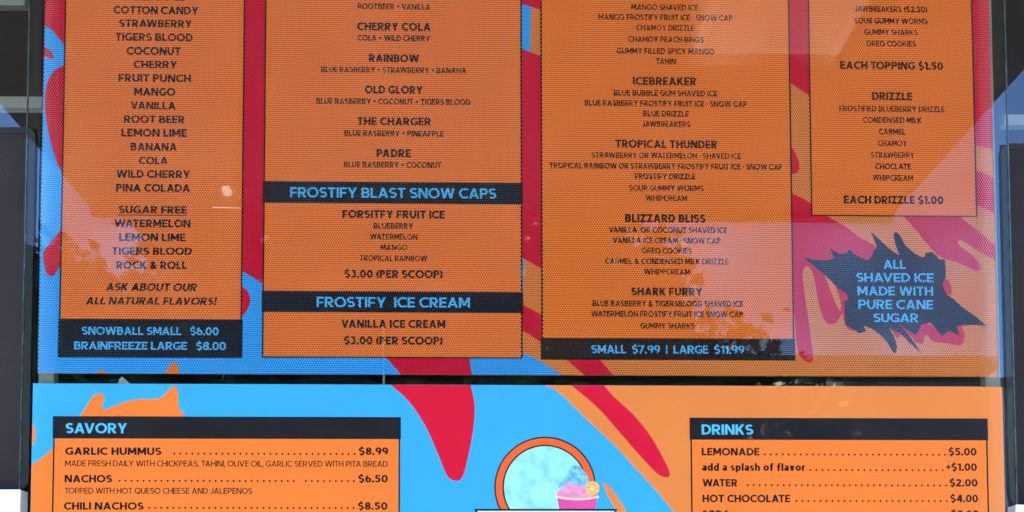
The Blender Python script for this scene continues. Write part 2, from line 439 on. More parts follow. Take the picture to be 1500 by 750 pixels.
# ================================================================== the place
# ground, trailer wall with its window opening, dark room behind it
tag(mesh('ground', [(-60, -60, 0), (60, -60, 0), (60, 8, 0), (-60, 8, 0)], [(0, 1, 2, 3)], M['ground']), kind='structure')
WX0, WX1, WZ0, WZ1 = -.98, 1.04, at(750, 775).z, 2.62   # window opening
wl = MB()
wl.box(-2.4, WX0, .03, .09, .25, 3.0).box(WX1, 2.5, .03, .09, .25, 3.0).box(WX0, WX1, .03, .09, .25, WZ0).box(WX0, WX1, .03, .09, WZ1, 3.0)
tag(wl.build('wall', M['wall']), kind='structure')
rm = MB()
rm.box(-2.4, 2.5, 1.9, 1.95, .25, 3.0).box(-2.45, -2.4, .03, 1.95, .25, 3.0).box(2.5, 2.55, .03, 1.95, .25, 3.0)
rm.box(-2.4, 2.5, .09, 1.9, 3.0, 3.06).box(-2.4, 2.5, .09, 1.9, .2, .25)
tag(rm.build('interior_wall', M['interior']), kind='structure')

# awning: lifted hatch whose dark underside and edges show mirrored in the glass
AZ, AX0, AX1, ADEP = 2.763, -1.016, 1.057, 1.60
aw = empty('awning', (0, .03, AZ), 'dark flat awning over the menu boards, seen only mirrored in the glass', 'awning')
for i in range(4):
    x0 = AX0+(AX1-AX0)*i/4; x1 = AX0+(AX1-AX0)*(i+1)/4
    MB().box(x0+.003, x1-.003, -ADEP+.03, .03, AZ, AZ+.03).build('panel', M['awning'], aw)
MB().box(AX0+.004, AX1-.004, -ADEP+.03, .03, AZ+.031, AZ+.036).build('top_skin', M['awning'], aw)
MB().box(AX0, AX1, -ADEP, -ADEP+.03, AZ-.012, AZ+.05).build('front_edge', M['awning'], aw)
lb = empty('lamp_box', (.49, -.55, AZ), 'white unlit lamp box mounted under the dark awning', 'lamp')
MB().bev(.36, .62, -.66, -.42, AZ-.09, AZ, .0).build('housing', M['lampbox'], lb)
MB().box(.38, .60, -.64, -.44, AZ-.096, AZ-.0905).build('lens', M['lens'], lb)

# ------------------------------------------------------------------ white window frame behind the glass
YF = .016
fr = empty('window_frame', (0, YF, WZ0), 'white aluminium window frame behind the menu boards', 'window frame')
xl0, xl1 = at(56, 555, YF).x, at(79, 555, YF).x
xr0, xr1 = at(1443, 555, YF).x, at(1466, 555, YF).x
MB().bev(xl0, xl1, YF, .028, WZ0+.01, WZ1-.01, .001).build('stile', M['white'], fr)
MB().bev(xr0, xr1, YF, .028, WZ0+.01, WZ1-.01, .001).build('stile', M['white'], fr)
zt1, zt0 = at(20, 140.5, YF).z, at(20, 157.5, YF).z
MB().bev(WX0, xl0-.002, YF, .028, zt0, zt1, .001).build('transom', M['white'], fr)
zt1, zt0 = at(1480, 167, YF).z, at(1480, 182.5, YF).z
MB().bev(xr1+.012, WX1, YF, .028, zt0, zt1, .001).build('transom', M['white'], fr)
MB().bev(WX0, at(36, 3, YF).x, YF, .028, at(18, 7, YF).z, at(18, -14, YF).z, .001).build('transom', M['white'], fr)
xm = at(562, 555, YF).x
MB().box(xm-.001, xm+.001, YF, .022, at(562, 600, YF).z, at(562, 475, YF).z).build('glazing_bar', M['white'], fr)
# window sills below the screens
for xa, xb, py in ((WX0, at(34, 735).x, 719), (at(1483, 745).x, WX1, 741)):
    z = at(20 if xa < 0 else 1490, py).z
    MB().bev(xa, xb, -.012, .012, z-.06, z, .002).build('sill', M['white'], fr)

SL, SR = at(42, 450).x, at(1478, 470).x           # inner edges of the two screened openings
SLZ, SRZ = at(20, 181).z, at(1490, 205).z         # their tops
P = [(SL, WZ0), (SR, WZ0), (SR, SRZ), (WX1, SRZ), (WX1, WZ1), (SR, WZ1), (SL, WZ1), (WX0, WZ1), (WX0, SLZ), (SL, SLZ)]
o = mesh('window_pane', [(x, .0125, z) for x, z in P], [(0, 1, 2, 5, 6, 9), (2, 3, 4, 5), (8, 9, 6, 7)], M['backglass']); tag(o, 'large dark tinted window pane right behind the menu boards', 'glass')

# ------------------------------------------------------------------ insect screens at both sides
def screen(x0, x1, z0, z1, corner_right, label):
    s = empty('insect_screen', ((x0+x1)/2, 0, z0), label, 'screen')
    R = .012; t = .007
    def ring(d):
        P = []
        for cx, cz, a in ((x1-R, z1-R, 0), (x0+R, z1-R, 90), (x0+R, z0+R, 180), (x1-R, z0+R, 270)):
            for i in range(7):
                an = rad(a+15*i); P.append((cx+(R-d)*math.cos(an), cz+(R-d)*math.sin(an)))
        return P
    A, B = ring(0), ring(t); n = len(A); vs = []
    for y, P in ((.0085, A), (.0085, B), (.013, A), (.013, B)): vs += [(p[0], y, p[1]) for p in P]
    fs = []
    for i in range(n):
        j = (i+1) % n
        fs += [(i, n+i, n+j, j), (i, j, 2*n+j, 2*n+i), (n+i, 3*n+i, 3*n+j, n+j)]
    mesh('frame', vs, fs, M['gasket'], s)
    mesh('mesh', [(p[0], .0105, p[1]) for p in B], [tuple(range(n))], M['mesh'], s)
    # plastic backing slats dividing the screen
    for k in (.36, .72):
        z = z0+(z1-z0)*k
        MB().box(x0+t, x1-t, .0112, .013, z-.002, z+.002).build('crossbar', M['gasket'], s)
    return s
screen(WX0+.01, at(42, 450).x, at(20, 716).z, at(20, 181).z, True, 'dark insect screen beside the flavour list with blood and cotton candy')
screen(at(1478, 470).x, WX1-.01, at(1490, 738).z, at(1490, 205).z, False, 'dark insect screen beside the black starburst and drinks list')

# ------------------------------------------------------------------ glass pane that carries the boards
gx0, gx1 = at(36.5, 500).x, at(1480.5, 520).x
GZ0, GZ1 = at(750, 800).z, at(750, -75).z
g = empty('glass_pane', ((gx0+gx1)/2, -.008, GZ0), 'clear glass pane with green edges in front of the menu boards', 'glass')
mesh('pane', [(gx0, -.008, GZ0), (gx1, -.008, GZ0), (gx1, -.008, GZ1), (gx0, -.008, GZ1), (gx0, -.0055, GZ0), (gx1, -.0055, GZ0), (gx1, -.0055, GZ1), (gx0, -.0055, GZ1)],
     [(0, 1, 2, 3), (4, 5, 6, 7)], M['glass'], g)
for x in (gx0, gx1-.0012):
    MB().box(x, x+.0012, -.0079, -.0056, GZ0, GZ1).build('edge', M['edge'], g)

# ================================================================== upper board: perforated film
LAY = [0]
def nextlayer():
    LAY[0] += 1; return -.000008*LAY[0]
bx0 = at(60.5, 270).x; bx1 = at(1455.5, 270).x
bz0 = at(750, 549.5).z; bz1 = at(750, -70).z
BOX = (bx0+.0001, bx1-.0001, bz0+.0001, bz1-.0001)
ub = empty('menu_board', (0, 0, bz0), 'upper perforated orange menu sheet listing shaved ice flavours, snow caps and drizzles', 'menu board')
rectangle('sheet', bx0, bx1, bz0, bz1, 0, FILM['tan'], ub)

def splash(pts, ink, board=FILM, parent=ub, box=BOX, smooth=True, label=None):
    return flat('paint_splash', pts, board[ink], nextlayer(), parent, box, smooth, label)
splash([(30, -90), (780, -90), (772, 300), (762, 505), (768, 518.5), (781, 523), (824, 549.5), (830, 556), (30, 556)], 'blue', smooth=False)
splash([(350, -90), (400, -90), (395, 380), (386, 416), (357, 398), (345, 390)], 'red', smooth=False)
splash([(60, -80), (100, -80), (100, 60), (92, 64), (80, 47), (66.7, 37.5), (58, 33)], 'red', smooth=False)
splash([(60, 70), (66.7, 69.5), (72, 73), (77.5, 80), (79, 86), (73, 86), (66.7, 82), (60, 80)], 'red')
splash([(100, 93), (93, 96), (80, 103), (70.7, 117), (66, 136), (65.5, 152), (68, 175), (73.3, 204), (80, 228), (89, 249), (100, 262)], 'red')
splash([(97, 325), (89, 335), (77, 351), (65, 367), (63, 378), (64.5, 388), (68, 399), (74.7, 405), (81, 401), (86, 392), (97, 380)], 'red')
splash([(350, 420), (357, 422), (362.7, 427), (366.7, 439), (364, 450), (357, 460.7), (350, 462)], 'red')
splash([(136, 556), (141, 548), (146, 543), (152, 543), (156, 549), (158, 556)], 'orange')
splash([(236, 556), (243, 546), (249, 535), (254.7, 530), (260, 536), (262.7, 546), (263, 556)], 'orange')
splash([(560, 519), (567, 525.5), (587, 548), (596, 560), (692, 560), (691.4, 548), (687.5, 526), (686, 519)], 'red', smooth=False)
splash([(760, -90), (800, -90), (800, 17), (789, 13.5), (766.5, 6), (760, 4)], 'red', smooth=False)
splash([(760, 70.5), (765.6, 72), (789, 81), (800, 85), (800, 397), (790.5, 392), (766.5, 378.5), (760, 374)], 'red', smooth=False)
splash([(760, 444), (765.6, 446.6), (790.5, 459.5), (800, 464), (800, 506), (790.5, 500), (766.5, 485), (760, 481)], 'red', smooth=False)
splash([(824, 522), (829.5, 527), (855, 548.6), (864, 556), (903, 556), (897, 548.6), (879, 527), (873, 520)], 'red', smooth=False)
splash([(1150, -90), (1192, -90), (1192, 144), (1183, 138.7), (1160, 122.7), (1150, 117)], 'red', smooth=False)
splash([(1155, 215), (1161, 218.7), (1166.7, 228), (1170.7, 240), (1170, 250.7), (1165, 254), (1155, 252)], 'red')
# big splash that runs down into fingers below the drizzle list
splash([(1150, 276), (1161, 283.5), (1187, 297), (1214.7, 318.7), (1238.7, 332), (1260, 348), (1284, 361), (1310, 380), (1290, 420),
        (1250, 430), (1240, 445), (1232, 462), (1225, 472), (1217, 475.5), (1209, 470.7), (1202.7, 457), (1197, 433), (1193, 409), (1188, 395),
        (1181, 390.5), (1176, 397), (1176.5, 412), (1180, 440), (1185, 473), (1189.5, 510), (1191, 525), (1187, 531), (1177, 527), (1168, 511), (1165, 480), (1161, 440), (1150, 400)], 'red')
splash([(1207, 398), (1217, 408), (1226, 424), (1231, 440), (1231, 456), (1224, 444), (1216, 424)], 'tan')
splash([(1318, 311), (1325, 318.7), (1340, 334.7), (1356, 355), (1377, 376), (1401, 384), (1417, 391), (1430, 397), (1436.5, 395), (1435, 387), (1425, 374.7),
        (1412, 365), (1404, 357.5), (1404.5, 352), (1413, 354.7), (1433, 368), (1457, 381), (1470, 388), (1470, 369), (1457, 359), (1431, 337), (1409, 320), (1400, 311)], 'red')
splash([(1420, -90), (1470, -90), (1470, 222), (1453, 218.7), (1431, 213), (1420, 211)], 'red', smooth=False)
splash([(1422, 246), (1431.5, 250), (1454.7, 260), (1470, 268), (1470, 318), (1456, 312), (1432.8, 301), (1422, 296)], 'red', smooth=False)
zz = lambda P: [(1100+x/3.75, 340+y/3.75) for x, y in P]
splash(zz([(760, 495), (870, 520), (905, 565), (925, 515), (965, 500), (1010, 520), (1090, 530), (1150, 515), (1172, 560), (1166, 606), (1140, 621), (1080, 612),
           (1000, 600), (972, 570), (952, 575), (945, 612), (905, 605), (865, 562), (825, 565), (800, 580)]), 'red')
splash(zz([(1040, 270), (1072, 256), (1092, 280), (1102, 315), (1096, 347), (1060, 325)]), 'red')
splash(zz([(470, 305), (500, 300), (545, 340), (545, 400), (505, 385), (482, 345)]), 'red')
splash(zz([(505, 430), (560, 430), (570, 540), (520, 515)]), 'red')
bur = flat('starburst', zz([(285, 140), (345, 152), (410, 156), (455, 146), (447, 120), (432, 90), (490, 120), (530, 115), (540, 92), (562, 116), (600, 140), (640, 157),
           (665, 132), (672, 105), (692, 84), (675, 40), (655, -6), (720, 55), (770, 100), (817, 130), (795, 75), (783, 20), (790, 2), (803, 2), (820, 20), (850, 75), (900, 120), (945, 140),
           (960, 127), (957, 115), (990, 108), (1018, 128), (1034, 152), (1064, 150), (1070, 195), (1070, 242), (1052, 290), (1060, 308), (1074, 342), (1110, 366),
           (1160, 412), (1240, 468), (1296, 518), (1230, 510), (1125, 516), (1152, 574), (1100, 546), (1080, 546), (1050, 572), (1030, 545), (985, 497),
           (935, 510), (910, 567), (870, 545), (812, 505), (850, 546), (900, 610), (937, 667), (880, 617), (820, 556), (762, 530), (787, 574), (804, 632), (795, 664), (780, 660),
           (750, 610), (720, 572), (660, 528), (618, 515), (632, 545), (595, 557), (578, 545), (520, 511), (515, 450), (512, 380), (535, 372), (525, 340), (480, 310), (410, 240), (340, 182)]),
           FILM['black'], nextlayer(), ub, BOX, False, 'jagged black starburst with blue words about pure cane sugar')
YT = -.00034                                       # depth of the lettering layer on the film
for s, a, b, cy in (('ALL', 728, 850, 178), ('SHAVED ICE', 578, 1003, 250), ('MADE WITH', 585, 1000, 324), ('PURE CANE', 590, 1000, 398), ('SUGAR', 672, 918, 471)):
    lettering(s, 1100+a/3.75, 1100+b/3.75, 340+cy/3.75, 13.2, FILM['textblue'], YT, bur, .19, 'lettering')

def panel(board, parent, L, Rr, top, bottom, y, label, ink='orange', t=2.3, name='menu_panel'):
    """L and Rr = photo points on the left and right border, top and bottom = photo y at the middle"""
    x0, x1 = at(*L).x, at(*Rr).x; mx = (L[0]+Rr[0])/2
    z0, z1 = at(mx, bottom).z, at(mx, top).z
    p = rectangle(name, x0, x1, z0, z1, y, board[ink], parent); p['label'] = label
    frame_line('border', x0, x1, z0, z1, t*PXM, y-.00002, board['black'], p)
    return p, x0, x1
def band(board, p, x0, x1, mx, ya, yb, y, label=None):
    o = rectangle('heading_band', x0-.0008, x1+.0008, at(mx, yb).z, at(mx, ya).z, y, board['black'], p)
    return o
YP, YB = -.00026, -.00030

# --- flavour list
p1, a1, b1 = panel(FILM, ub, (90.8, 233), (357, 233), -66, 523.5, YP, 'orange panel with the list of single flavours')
band(FILM, p1, a1, b1, 220, 467.7, 524, YB)
Z1 = lambda s, a, b, cy, cap=11.2, **k: lettering(s, a/3.75, b/3.75, cy, cap, FILM['textblack'], YT, p1, **{'weight': .22, 'name': 'lettering', **k})
for s, a, b, cy in (('PINEAPPLE', 697, 1015, -4.6), ('COTTON CANDY', 625, 1090, 15.2), ('STRAWBERRY', 655, 1055, 34.7), ('TIGERS BLOOD', 635, 1060, 54.7), ('COCONUT', 697, 993, 74.9),
                    ('CHERRY', 735, 973, 94.7), ('FRUIT PUNCH', 652, 1050, 114.7), ('MANGO', 738, 963, 134.7), ('VANILLA', 718, 965, 154.7), ('ROOT BEER', 682, 1015, 175),
                    ('LEMON LIME', 667, 1027, 194.8), ('BANANA', 718, 972, 215.2), ('COLA', 765, 922, 235.3), ('WILD CHERRY', 640, 1045, 255.3), ('PINA COLADA', 638, 1045, 275.4),
                    ('WATERMELON', 630, 1047, 327.4), ('LEMON LIME', 655, 1020, 347.6), ('TIGERS BLOOD', 615, 1055, 368), ('ROCK & ROLL', 640, 1028, 388.6)):
    Z1(s, a, b, cy)
Z1('SUGAR FREE', 652, 1028, 307.4, underline=True)
Z1('ASK ABOUT OUR', 585, 1082, 420.6, italic=.2); Z1('ALL NATURAL FLAVORS!', 475, 1190, 441, italic=.2)
lettering('SNOWBALL SMALL   $6.00', 120, 320.5, 484.8, 11.6, FILM['textblue'], YT, p1, .19)
lettering('BRAINFREEZE LARGE   $8.00', 108.7, 331, 506.6, 11.6, FILM['textblue'], YT, p1, .19)

# --- mixed flavours and snow caps
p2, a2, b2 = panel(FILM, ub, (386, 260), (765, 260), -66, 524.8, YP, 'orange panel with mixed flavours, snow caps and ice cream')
band(FILM, p2, a2, b2, 575, 267, 298.3, YB); band(FILM, p2, a2, b2, 575, 427.2, 458, YB)
X2 = lambda v: 350+v/3.3333
def L2(s, a, b, cy, big):
    lettering(s, X2(a), X2(b), cy, 11.6 if big else 8.4, FILM['textblack'], YT, p2, .235 if big else .205)
for s, a, b, cy, big in (('ROOTBEER + VANILLA', 580, 935, 9.9, 0), ('CHERRY COLA', 578, 937, 39.2, 1), ('COLA + WILD CHERRY', 580, 933, 56, 0), ('RAINBOW', 635, 880, 85.6, 1),
                         ('BLUE RASBERRY + STRAWBERRY + BANANA', 402, 1110, 102.6, 0), ('OLD GLORY', 615, 898, 131.6, 1), ('BLUE RASBERRY + COCONUT + TIGERS BLOOD', 378, 1130, 149, 0),
                         ('THE CHARGER', 578, 937, 178, 1), ('BLUE RASBERRY + PINEAPPLE', 515, 1000, 195.5, 0), ('PADRE', 672, 840, 224.7, 1), ('BLUE RASBERRY + COCONUT', 513, 988, 241.6, 0),
                         ('FORSITFY FRUIT ICE', 505, 1005, 314, 1), ('BLUEBERRY', 658, 850, 331.2, 0), ('WATERMELON', 640, 872, 347, 0), ('MANGO', 692, 822, 362.5, 0),
                         ('TROPICAL RAINBOW', 590, 920, 378.4, 0), ('$3.00 (PER SCOOP)', 515, 995, 401.4, 1), ('VANILLA ICE CREAM', 500, 1008, 474.5, 1), ('$3.00 (PER SCOOP)', 513, 995, 499, 1)):
    L2(s, a, b, cy, big)
lettering('FROSTIFY BLAST SNOW CAPS', X2(250), X2(1257), 282.6, 15, FILM['textblue'], YT, p2, .185)
lettering('FROSTIFY  ICE CREAM', X2(380), X2(1128), 443, 15, FILM['textblue'], YT, p2, .185)

# --- specials
p3, a3, b3 = panel(FILM, ub, (792.2, 260), (1160, 260), -66, 527, YP, 'orange panel with the layered specials and small and large prices')
band(FILM, p3, a3, b3, 977, 495.8, 527.4, YB)
X3 = lambda v: 750+v/3.3333
for s, a, b, cy, big in (('MANGO SHAVED ICE', 582, 908, 11, 0), ('MANGO FROSTIFY FRUIT ICE - SNOW CAP', 422, 1077, 25.8, 0), ('CHAMOY DRIZZLE', 608, 890, 41, 0), ('CHAMOY PEACH RINGS', 567, 935, 58, 0),
                         ('GUMMY FILLED SPICY MANGO', 512, 988, 75.2, 0), ('TAHIN', 703, 800, 90, 0), ('ICEBREAKER', 590, 900, 119.2, 1), ('BLUE BUBBLE GUM SHAVED ICE', 497, 1002, 136.6, 0),
                         ('BLUE RASBERRY FROSTIFY FRUIT ICE - SNOW CAP', 355, 1147, 151.8, 0), ('BLUE DRIZZLE', 640, 863, 166.9, 0), ('JAWBREAKERS', 635, 870, 182.1, 0),
                         ('TROPICAL THUNDER', 505, 1002, 211.3, 1), ('STRAWBERRY OR WATERMELON - SHAVED ICE', 388, 1117, 228, 0),
                         ('TROPICAL RAINBOW OR STRAWBERRY FROSTIFY FRUIT ICE - SNOW CAP', 183, 1320, 243.6, 0), ('FROSTIFY DRIZZLE', 600, 895, 258.5, 0), ('SOUR GUMMY WORMS', 572, 935, 275.6, 0),
                         ('WHIPCREAM', 653, 855, 290.4, 0), ('BLIZZARD BLISS', 552, 945, 320, 1), ('VANILLA  OR COCONUT SHAVED ICE', 472, 1050, 337.1, 0), ('VANILLA ICE CREAM - SNOW CAP', 492, 1018, 352.5, 0),
                         ('OREO COOKIES', 633, 878, 367.5, 0), ('CARMEL & CONDENSED MILK DRIZZLE', 455, 1058, 383, 0), ('WHIPPCREAM', 645, 868, 398.2, 0), ('SHARK FURRY', 582, 930, 427.2, 1),
                         ('BLUE RASBERRY & TIGERSBLOOD SHAVED ICE', 393, 1128, 444.9, 0), ('WATERMELON FROSTIFY FRUIT ICE SNOW CAP', 387, 1128, 460.2, 0), ('GUMMY SHARKS', 627, 893, 477.3, 0)):
    lettering(s, X3(a), X3(b), cy, 11.8 if big else 8.5, FILM['textblack'], YT, p3, .235 if big else .205)
lettering('SMALL  $7.99  |  LARGE  $11.99', X3(387), X3(1133), 511.8, 12, FILM['textblue'], YT, p3, .195)

# --- toppings and drizzle
p4, a4, b4 = panel(FILM, ub, (1185.5, 158), (1428, 158), -66, 317.5, YP, 'orange panel with toppings and drizzles and their prices')
X4 = lambda v: 1100+v/3.75
for s, a, b, cy, big in (('JAWBREAKERS', 570, 826, 13.3, 0), ('SOUR GUMMY WORMS', 567, 970, 30.8, 0), ('GUMMY SHARKS', 622, 915, 47.5, 0), ('OREO COOKIES', 633, 905, 64.3, 0),
                         ('EACH TOPPING $1.50', 490, 1055, 96.2, 1), ('DRIZZLE', 665, 885, 141, 1), ('FROSTIFIED BLUEBERRY DRIZZLE', 485, 1063, 159.6, 0), ('CONDENSED MILK', 615, 937, 176.3, 0),
                         ('CARMEL', 703, 848, 193, 0), ('CHAMOY', 698, 857, 210, 0), ('STRAWBERRY', 658, 897, 227.2, 0), ('CHOCLATE', 683, 878, 244, 0), ('WHIPCREAM', 668, 890, 260.6, 0),
                         ('EACH DRIZZLE $1.00', 510, 1056, 293, 1)):
    lettering(s, X4(a), X4(b), cy, 11.6 if big else 8.6, FILM['textblack'], YT, p4, .235 if big else .205)
lettering('($2.50)', X4(840), X4(968), 14, 8.8, FILM['textblack'], YT, p4, .22)

# ================================================================== lower board: solid print
LAY[0] = 0
lx0 = at(46.6, 655).x; lx1 = at(1470, 655).x; lz1 = at(750, 564).z; lz0 = at(750, 792).z
LBOX = (lx0+.0001, lx1-.0001, lz0+.0001, lz1-.0001)
lo = empty('menu_board', (0, 0, lz0), 'lower glossy menu board with savory snacks, drinks list and round emblem', 'menu board')
MB().box(lx0, lx1, 0, .004, lz0, lz1).build('sheet', BOARD['blue'], lo)
def lsplash(pts, ink, smooth=True, label=None): return splash(pts, ink, BOARD, lo, LBOX, smooth, label)
lsplash([(790, 556), (796.5, 563.6), (812, 570), (829, 583.6), (854, 609), (878, 631.6), (902, 654), (933, 688), (960, 717), (986, 749), (1018, 800), (1490, 810), (1490, 550)], 'tan', False)
lsplash([(40, 617), (48, 621), (51.5, 630), (52, 640), (48.5, 651), (40, 655)], 'orange')
lsplash([(30, 692), (46.7, 680.7), (61, 671), (77, 657), (90, 645), (120, 660), (120, 810), (30, 810)], 'orange', False)
lsplash([(110, 620), (117, 609), (128, 593), (138, 579.5), (145, 576), (151, 578.5), (152.5, 587), (149, 598), (158, 598.5), (178.7, 590), (200, 585), (221, 584.7), (236, 582), (246, 573), (252.5, 566),
         (257.5, 566.5), (261, 576), (261.5, 595), (261, 620)], 'orange')
lsplash([(560, 555), (570, 562), (598, 587), (622, 622), (639, 659), (650, 686), (656.7, 699), (665, 704), (674, 703), (679.5, 694), (685, 672.7), (691, 643), (695, 614), (695, 590), (689, 562), (686, 553)], 'red')
lsplash([(830, 558), (836, 563.6), (856, 580), (880, 601.6), (909, 635), (943, 673.6), (962, 693), (973, 699), (980, 698), (980.5, 691), (974, 676), (955, 642), (931, 611), (898, 580), (884, 564), (877, 556)], 'red')
lsplash([(884, 708), (892, 712), (900, 721.6), (914, 743), (922, 762), (930, 800), (924, 800), (908, 757), (899, 741), (890, 726)], 'tan')

# round emblem: ring, frosty disc, cup of shaved ice (the cartoon figure in it is left out)
def disc(cx, cy, r, k=64): return [(cx+r*math.cos(2*math.pi*i/k), cy+r*math.sin(2*math.pi*i/k)) for i in range(k)]
M['frost'] = plain('frosty_print', (.30, .72, .90), .4, 0, .28, 55)
M['ringorange'] = printed('board_ring_orange', (.82, .12, .035), False)
M['cup'] = plain('cup_pink', (.72, .05, .34), .4, 0, .1, 40)
M['pinkice'] = plain('ice_pink', (.86, .26, .50), .4, 0, .3, 160)
M['blueice'] = plain('ice_blue', (.16, .46, .86), .4, 0, .5, 150)
M['slice'] = plain('citrus', (.88, .33, .06), .4, 0, .15, 200)
M['pith'] = plain('citrus_pith', (.88, .66, .36), .4, 0, .05, 100)
M['banner'] = plain('banner_white', (.62, .72, .80), .4, 0, .04, 100)
em = flat('emblem', disc(798.5, 714, 74.5), BOARD['black'], nextlayer(), lo, LBOX, False, 'round emblem with orange ring and a pink cup of shaved ice')
flat('ring', disc(798.5, 714, 72.3), M['ringorange'], nextlayer(), em, LBOX, False)
flat('ring_line', disc(798.5, 714, 62.5), BOARD['black'], nextlayer(), em, LBOX, False)
flat('frosty_disc', disc(798.5, 714, 60.3), M['frost'], nextlayer(), em, LBOX, False)
e8 = lambda P: [(650+x/4.1667, 580+y/4.1667) for x, y in P]
flat('blue_ice', e8([(700, 560), (730, 510), (755, 480), (770, 440), (800, 425), (835, 435), (860, 465), (880, 500), (880, 570), (800, 600)]), M['blueice'], nextlayer(), em, LBOX)
flat('pink_ice', e8([(690, 612), (700, 575), (735, 560), (745, 535), (785, 533), (800, 548), (835, 545), (858, 560), (890, 590), (942, 610), (935, 630), (820, 640), (700, 630)]), M['pinkice'], nextlayer(), em, LBOX)
flat('cup_rim', e8([(686, 610), (750, 622), (820, 626), (890, 622), (942, 610), (940, 622), (890, 634), (820, 640), (740, 634), (690, 622)]), M['pith'], nextlayer(), em, LBOX)
flat('cup', e8([(692, 622), (740, 632), (820, 638), (890, 632), (936, 622), (905, 800), (725, 800)]), M['cup'], nextlayer(), em, LBOX, False)
flat('citrus_rind', e8(disc(907, 563, 45, 28)), M['slice'], nextlayer(), em, LBOX, False)
flat('citrus_pith', e8(disc(907, 563, 38, 28)), M['pith'], nextlayer(), em, LBOX, False)
for i in range(8):
    t = 2*math.pi*i/8+.2; d = .33
    flat('citrus_segment', e8([(907+7*math.cos(t), 563+7*math.sin(t)), (907+34*math.cos(t-d), 563+34*math.sin(t-d)), (907+35*math.cos(t), 563+35*math.sin(t)), (907+34*math.cos(t+d), 563+34*math.sin(t+d))]),
         M['slice'], nextlayer(), em, LBOX, False)
flat('banner', [(694.5, 745.5), (904.5, 745.5), (896, 762), (908, 800), (690, 800), (703, 762)], BOARD['black'], nextlayer(), em, LBOX, False)
flat('banner_field', [(699, 748.3), (900, 748.3), (892.5, 762), (903, 800), (695, 800), (706.5, 762)], M['banner'], nextlayer(), em, LBOX, False)

YP, YB, YT = -.00036, -.00042, -.00048
q1, c1, d1 = panel(BOARD, lo, (77.3, 690), (586, 690), 610.8, 786, YP, 'orange savory list with black heading band', t=2.2)
band(BOARD, q1, c1, d1, 332, 610.4, 642.8, YB)
q2, c2, d2 = panel(BOARD, lo, (1011.8, 690), (1447.3, 690), 613, 786, YP, 'orange drinks list with black heading band', t=2.2)
band(BOARD, q2, c2, d2, 1228, 612.6, 644.6, YB)
lettering('SAVORY', 96.5, 186.3, 627.3, 14.8, BOARD['textblue'], YT, q1, .20)
lettering('DRINKS', 1027.7, 1103.3, 629.3, 14.8, BOARD['textblue'], YT, q2, .20)
def leader(x0, x1, py, p, gap=None, pitch=8.8, r=1.5):
    vs = []; fs = []; x = x1; k = 8; z = at((x0+x1)/2, py).z
    while x >= x0:
        if not (gap and gap[0] < x < gap[1]):
            c = at(x, py); n = len(vs)
            vs += [(c.x+r*PXM*math.cos(2*math.pi*i/k), YT, z+r*PXM*math.sin(2*math.pi*i/k)) for i in range(k)]; fs.append(tuple(range(n, n+k)))
        x -= pitch
    o = mesh('leader_dots', vs, fs, BOARD['textblack'], p); o['kind'] = 'stuff'
for p, rows in ((q1, (('GARLIC HUMMUS', 96, 236.8, 661, '$8.99', 525.5, 568.7, (247, 519.5, 664.9), None),
                      ('NACHOS', 95, 164.5, 701.3, '$6.50', 525, 568.2, (171, 518.5, 704.6), (437, 446)),
                      ('CHILI NACHOS', 94, 210.7, 741.3, '$8.50', 524.4, 567.6, (218, 518, 744), None),
                      )),
                (q2, (('LEMONADE', 1027.7, 1112.3, 661.8, '$5.00', 1389.3, 1430.3, (1120, 1384, 666), None), ('add a splash of flavor', 1028.3, 1179, 684.3, '+$1.00', 1385.7, 1430.7, (1183, 1380.5, 688.8), None),
                      ('WATER', 1029, 1080, 707.3, '$2.00', 1390.7, 1431.7, (1089, 1385.5, 711), None), ('HOT CHOCOLATE', 1029, 1157.3, 730.3, '$4.00', 1391.7, 1432.5, (1162, 1386.5, 734), None),
                      ('SODA', 1029, 1068.5, 753, '$2.00', 1392.7, 1433.5, (1078, 1387.5, 757), None)))):
    for s, a, b, cy, pr, pa, pb, ld, gap in rows:
        lettering(s, a, b, cy, 10.9, BOARD['textblack'], YT, p, .225)
        lettering(pr, pa, pb, cy, 11.0, BOARD['textblack'], YT, p, .225, 'price_lettering')
        leader(ld[0], ld[1], ld[2], p, gap)
lettering('MADE FRESH DAILY WITH CHICKPEAS, TAHINI, OLIVE OIL, GARLIC SERVED WITH PITA BREAD', 95.5, 568, 679.2, 8.6, BOARD['textblack'], YT, q1, .15)
lettering('TOPPED WITH HOT QUESO CHEESE AND JALEPENOS', 95, 369.5, 719, 8.6, BOARD['textblack'], YT, q1, .15)

# ================================================================== inside the trailer: shelf, small lit lamp
il = at(333, 281, 1.86)
ld = empty('wall_lamp', il, 'small lit lamp inside, glowing through the holes of the flavour list', 'lamp')
MB().tube(il+Vector((0, 0, 0)), il+Vector((0, -.02, 0)), .014, .011, 14).build('bulb', M['led'], ld, True)
MB().tube(il+Vector((0, .042, 0)), il+Vector((0, .001, 0)), .028, .018, 14).build('socket', M['shelf'], ld)
t0, t1 = at(312, 304.5, 1.86), at(352, 305.2, 1.86)
MB().tube(t0, t1, .0022, .0022, 8).build('tube', M['led'], ld)
for i, (x, z, wd) in enumerate(((-.55, 1.95, .5), (.45, 2.02, .6))):
    s = empty('shelf', (x, 1.7, z), ('grey interior shelf behind the savory list side', 'grey interior shelf behind the drinks list side')[i], 'shelf', None)
    MB().box(x-wd/2, x+wd/2, 1.5, 1.9, z, z+.02).build('board', M['shelf'], s)
    for dx in (-wd*.4, wd*.4): MB().box(x+dx-.01, x+dx+.01, 1.55, 1.9, z-.12, z).build('bracket', M['shelf'], s)

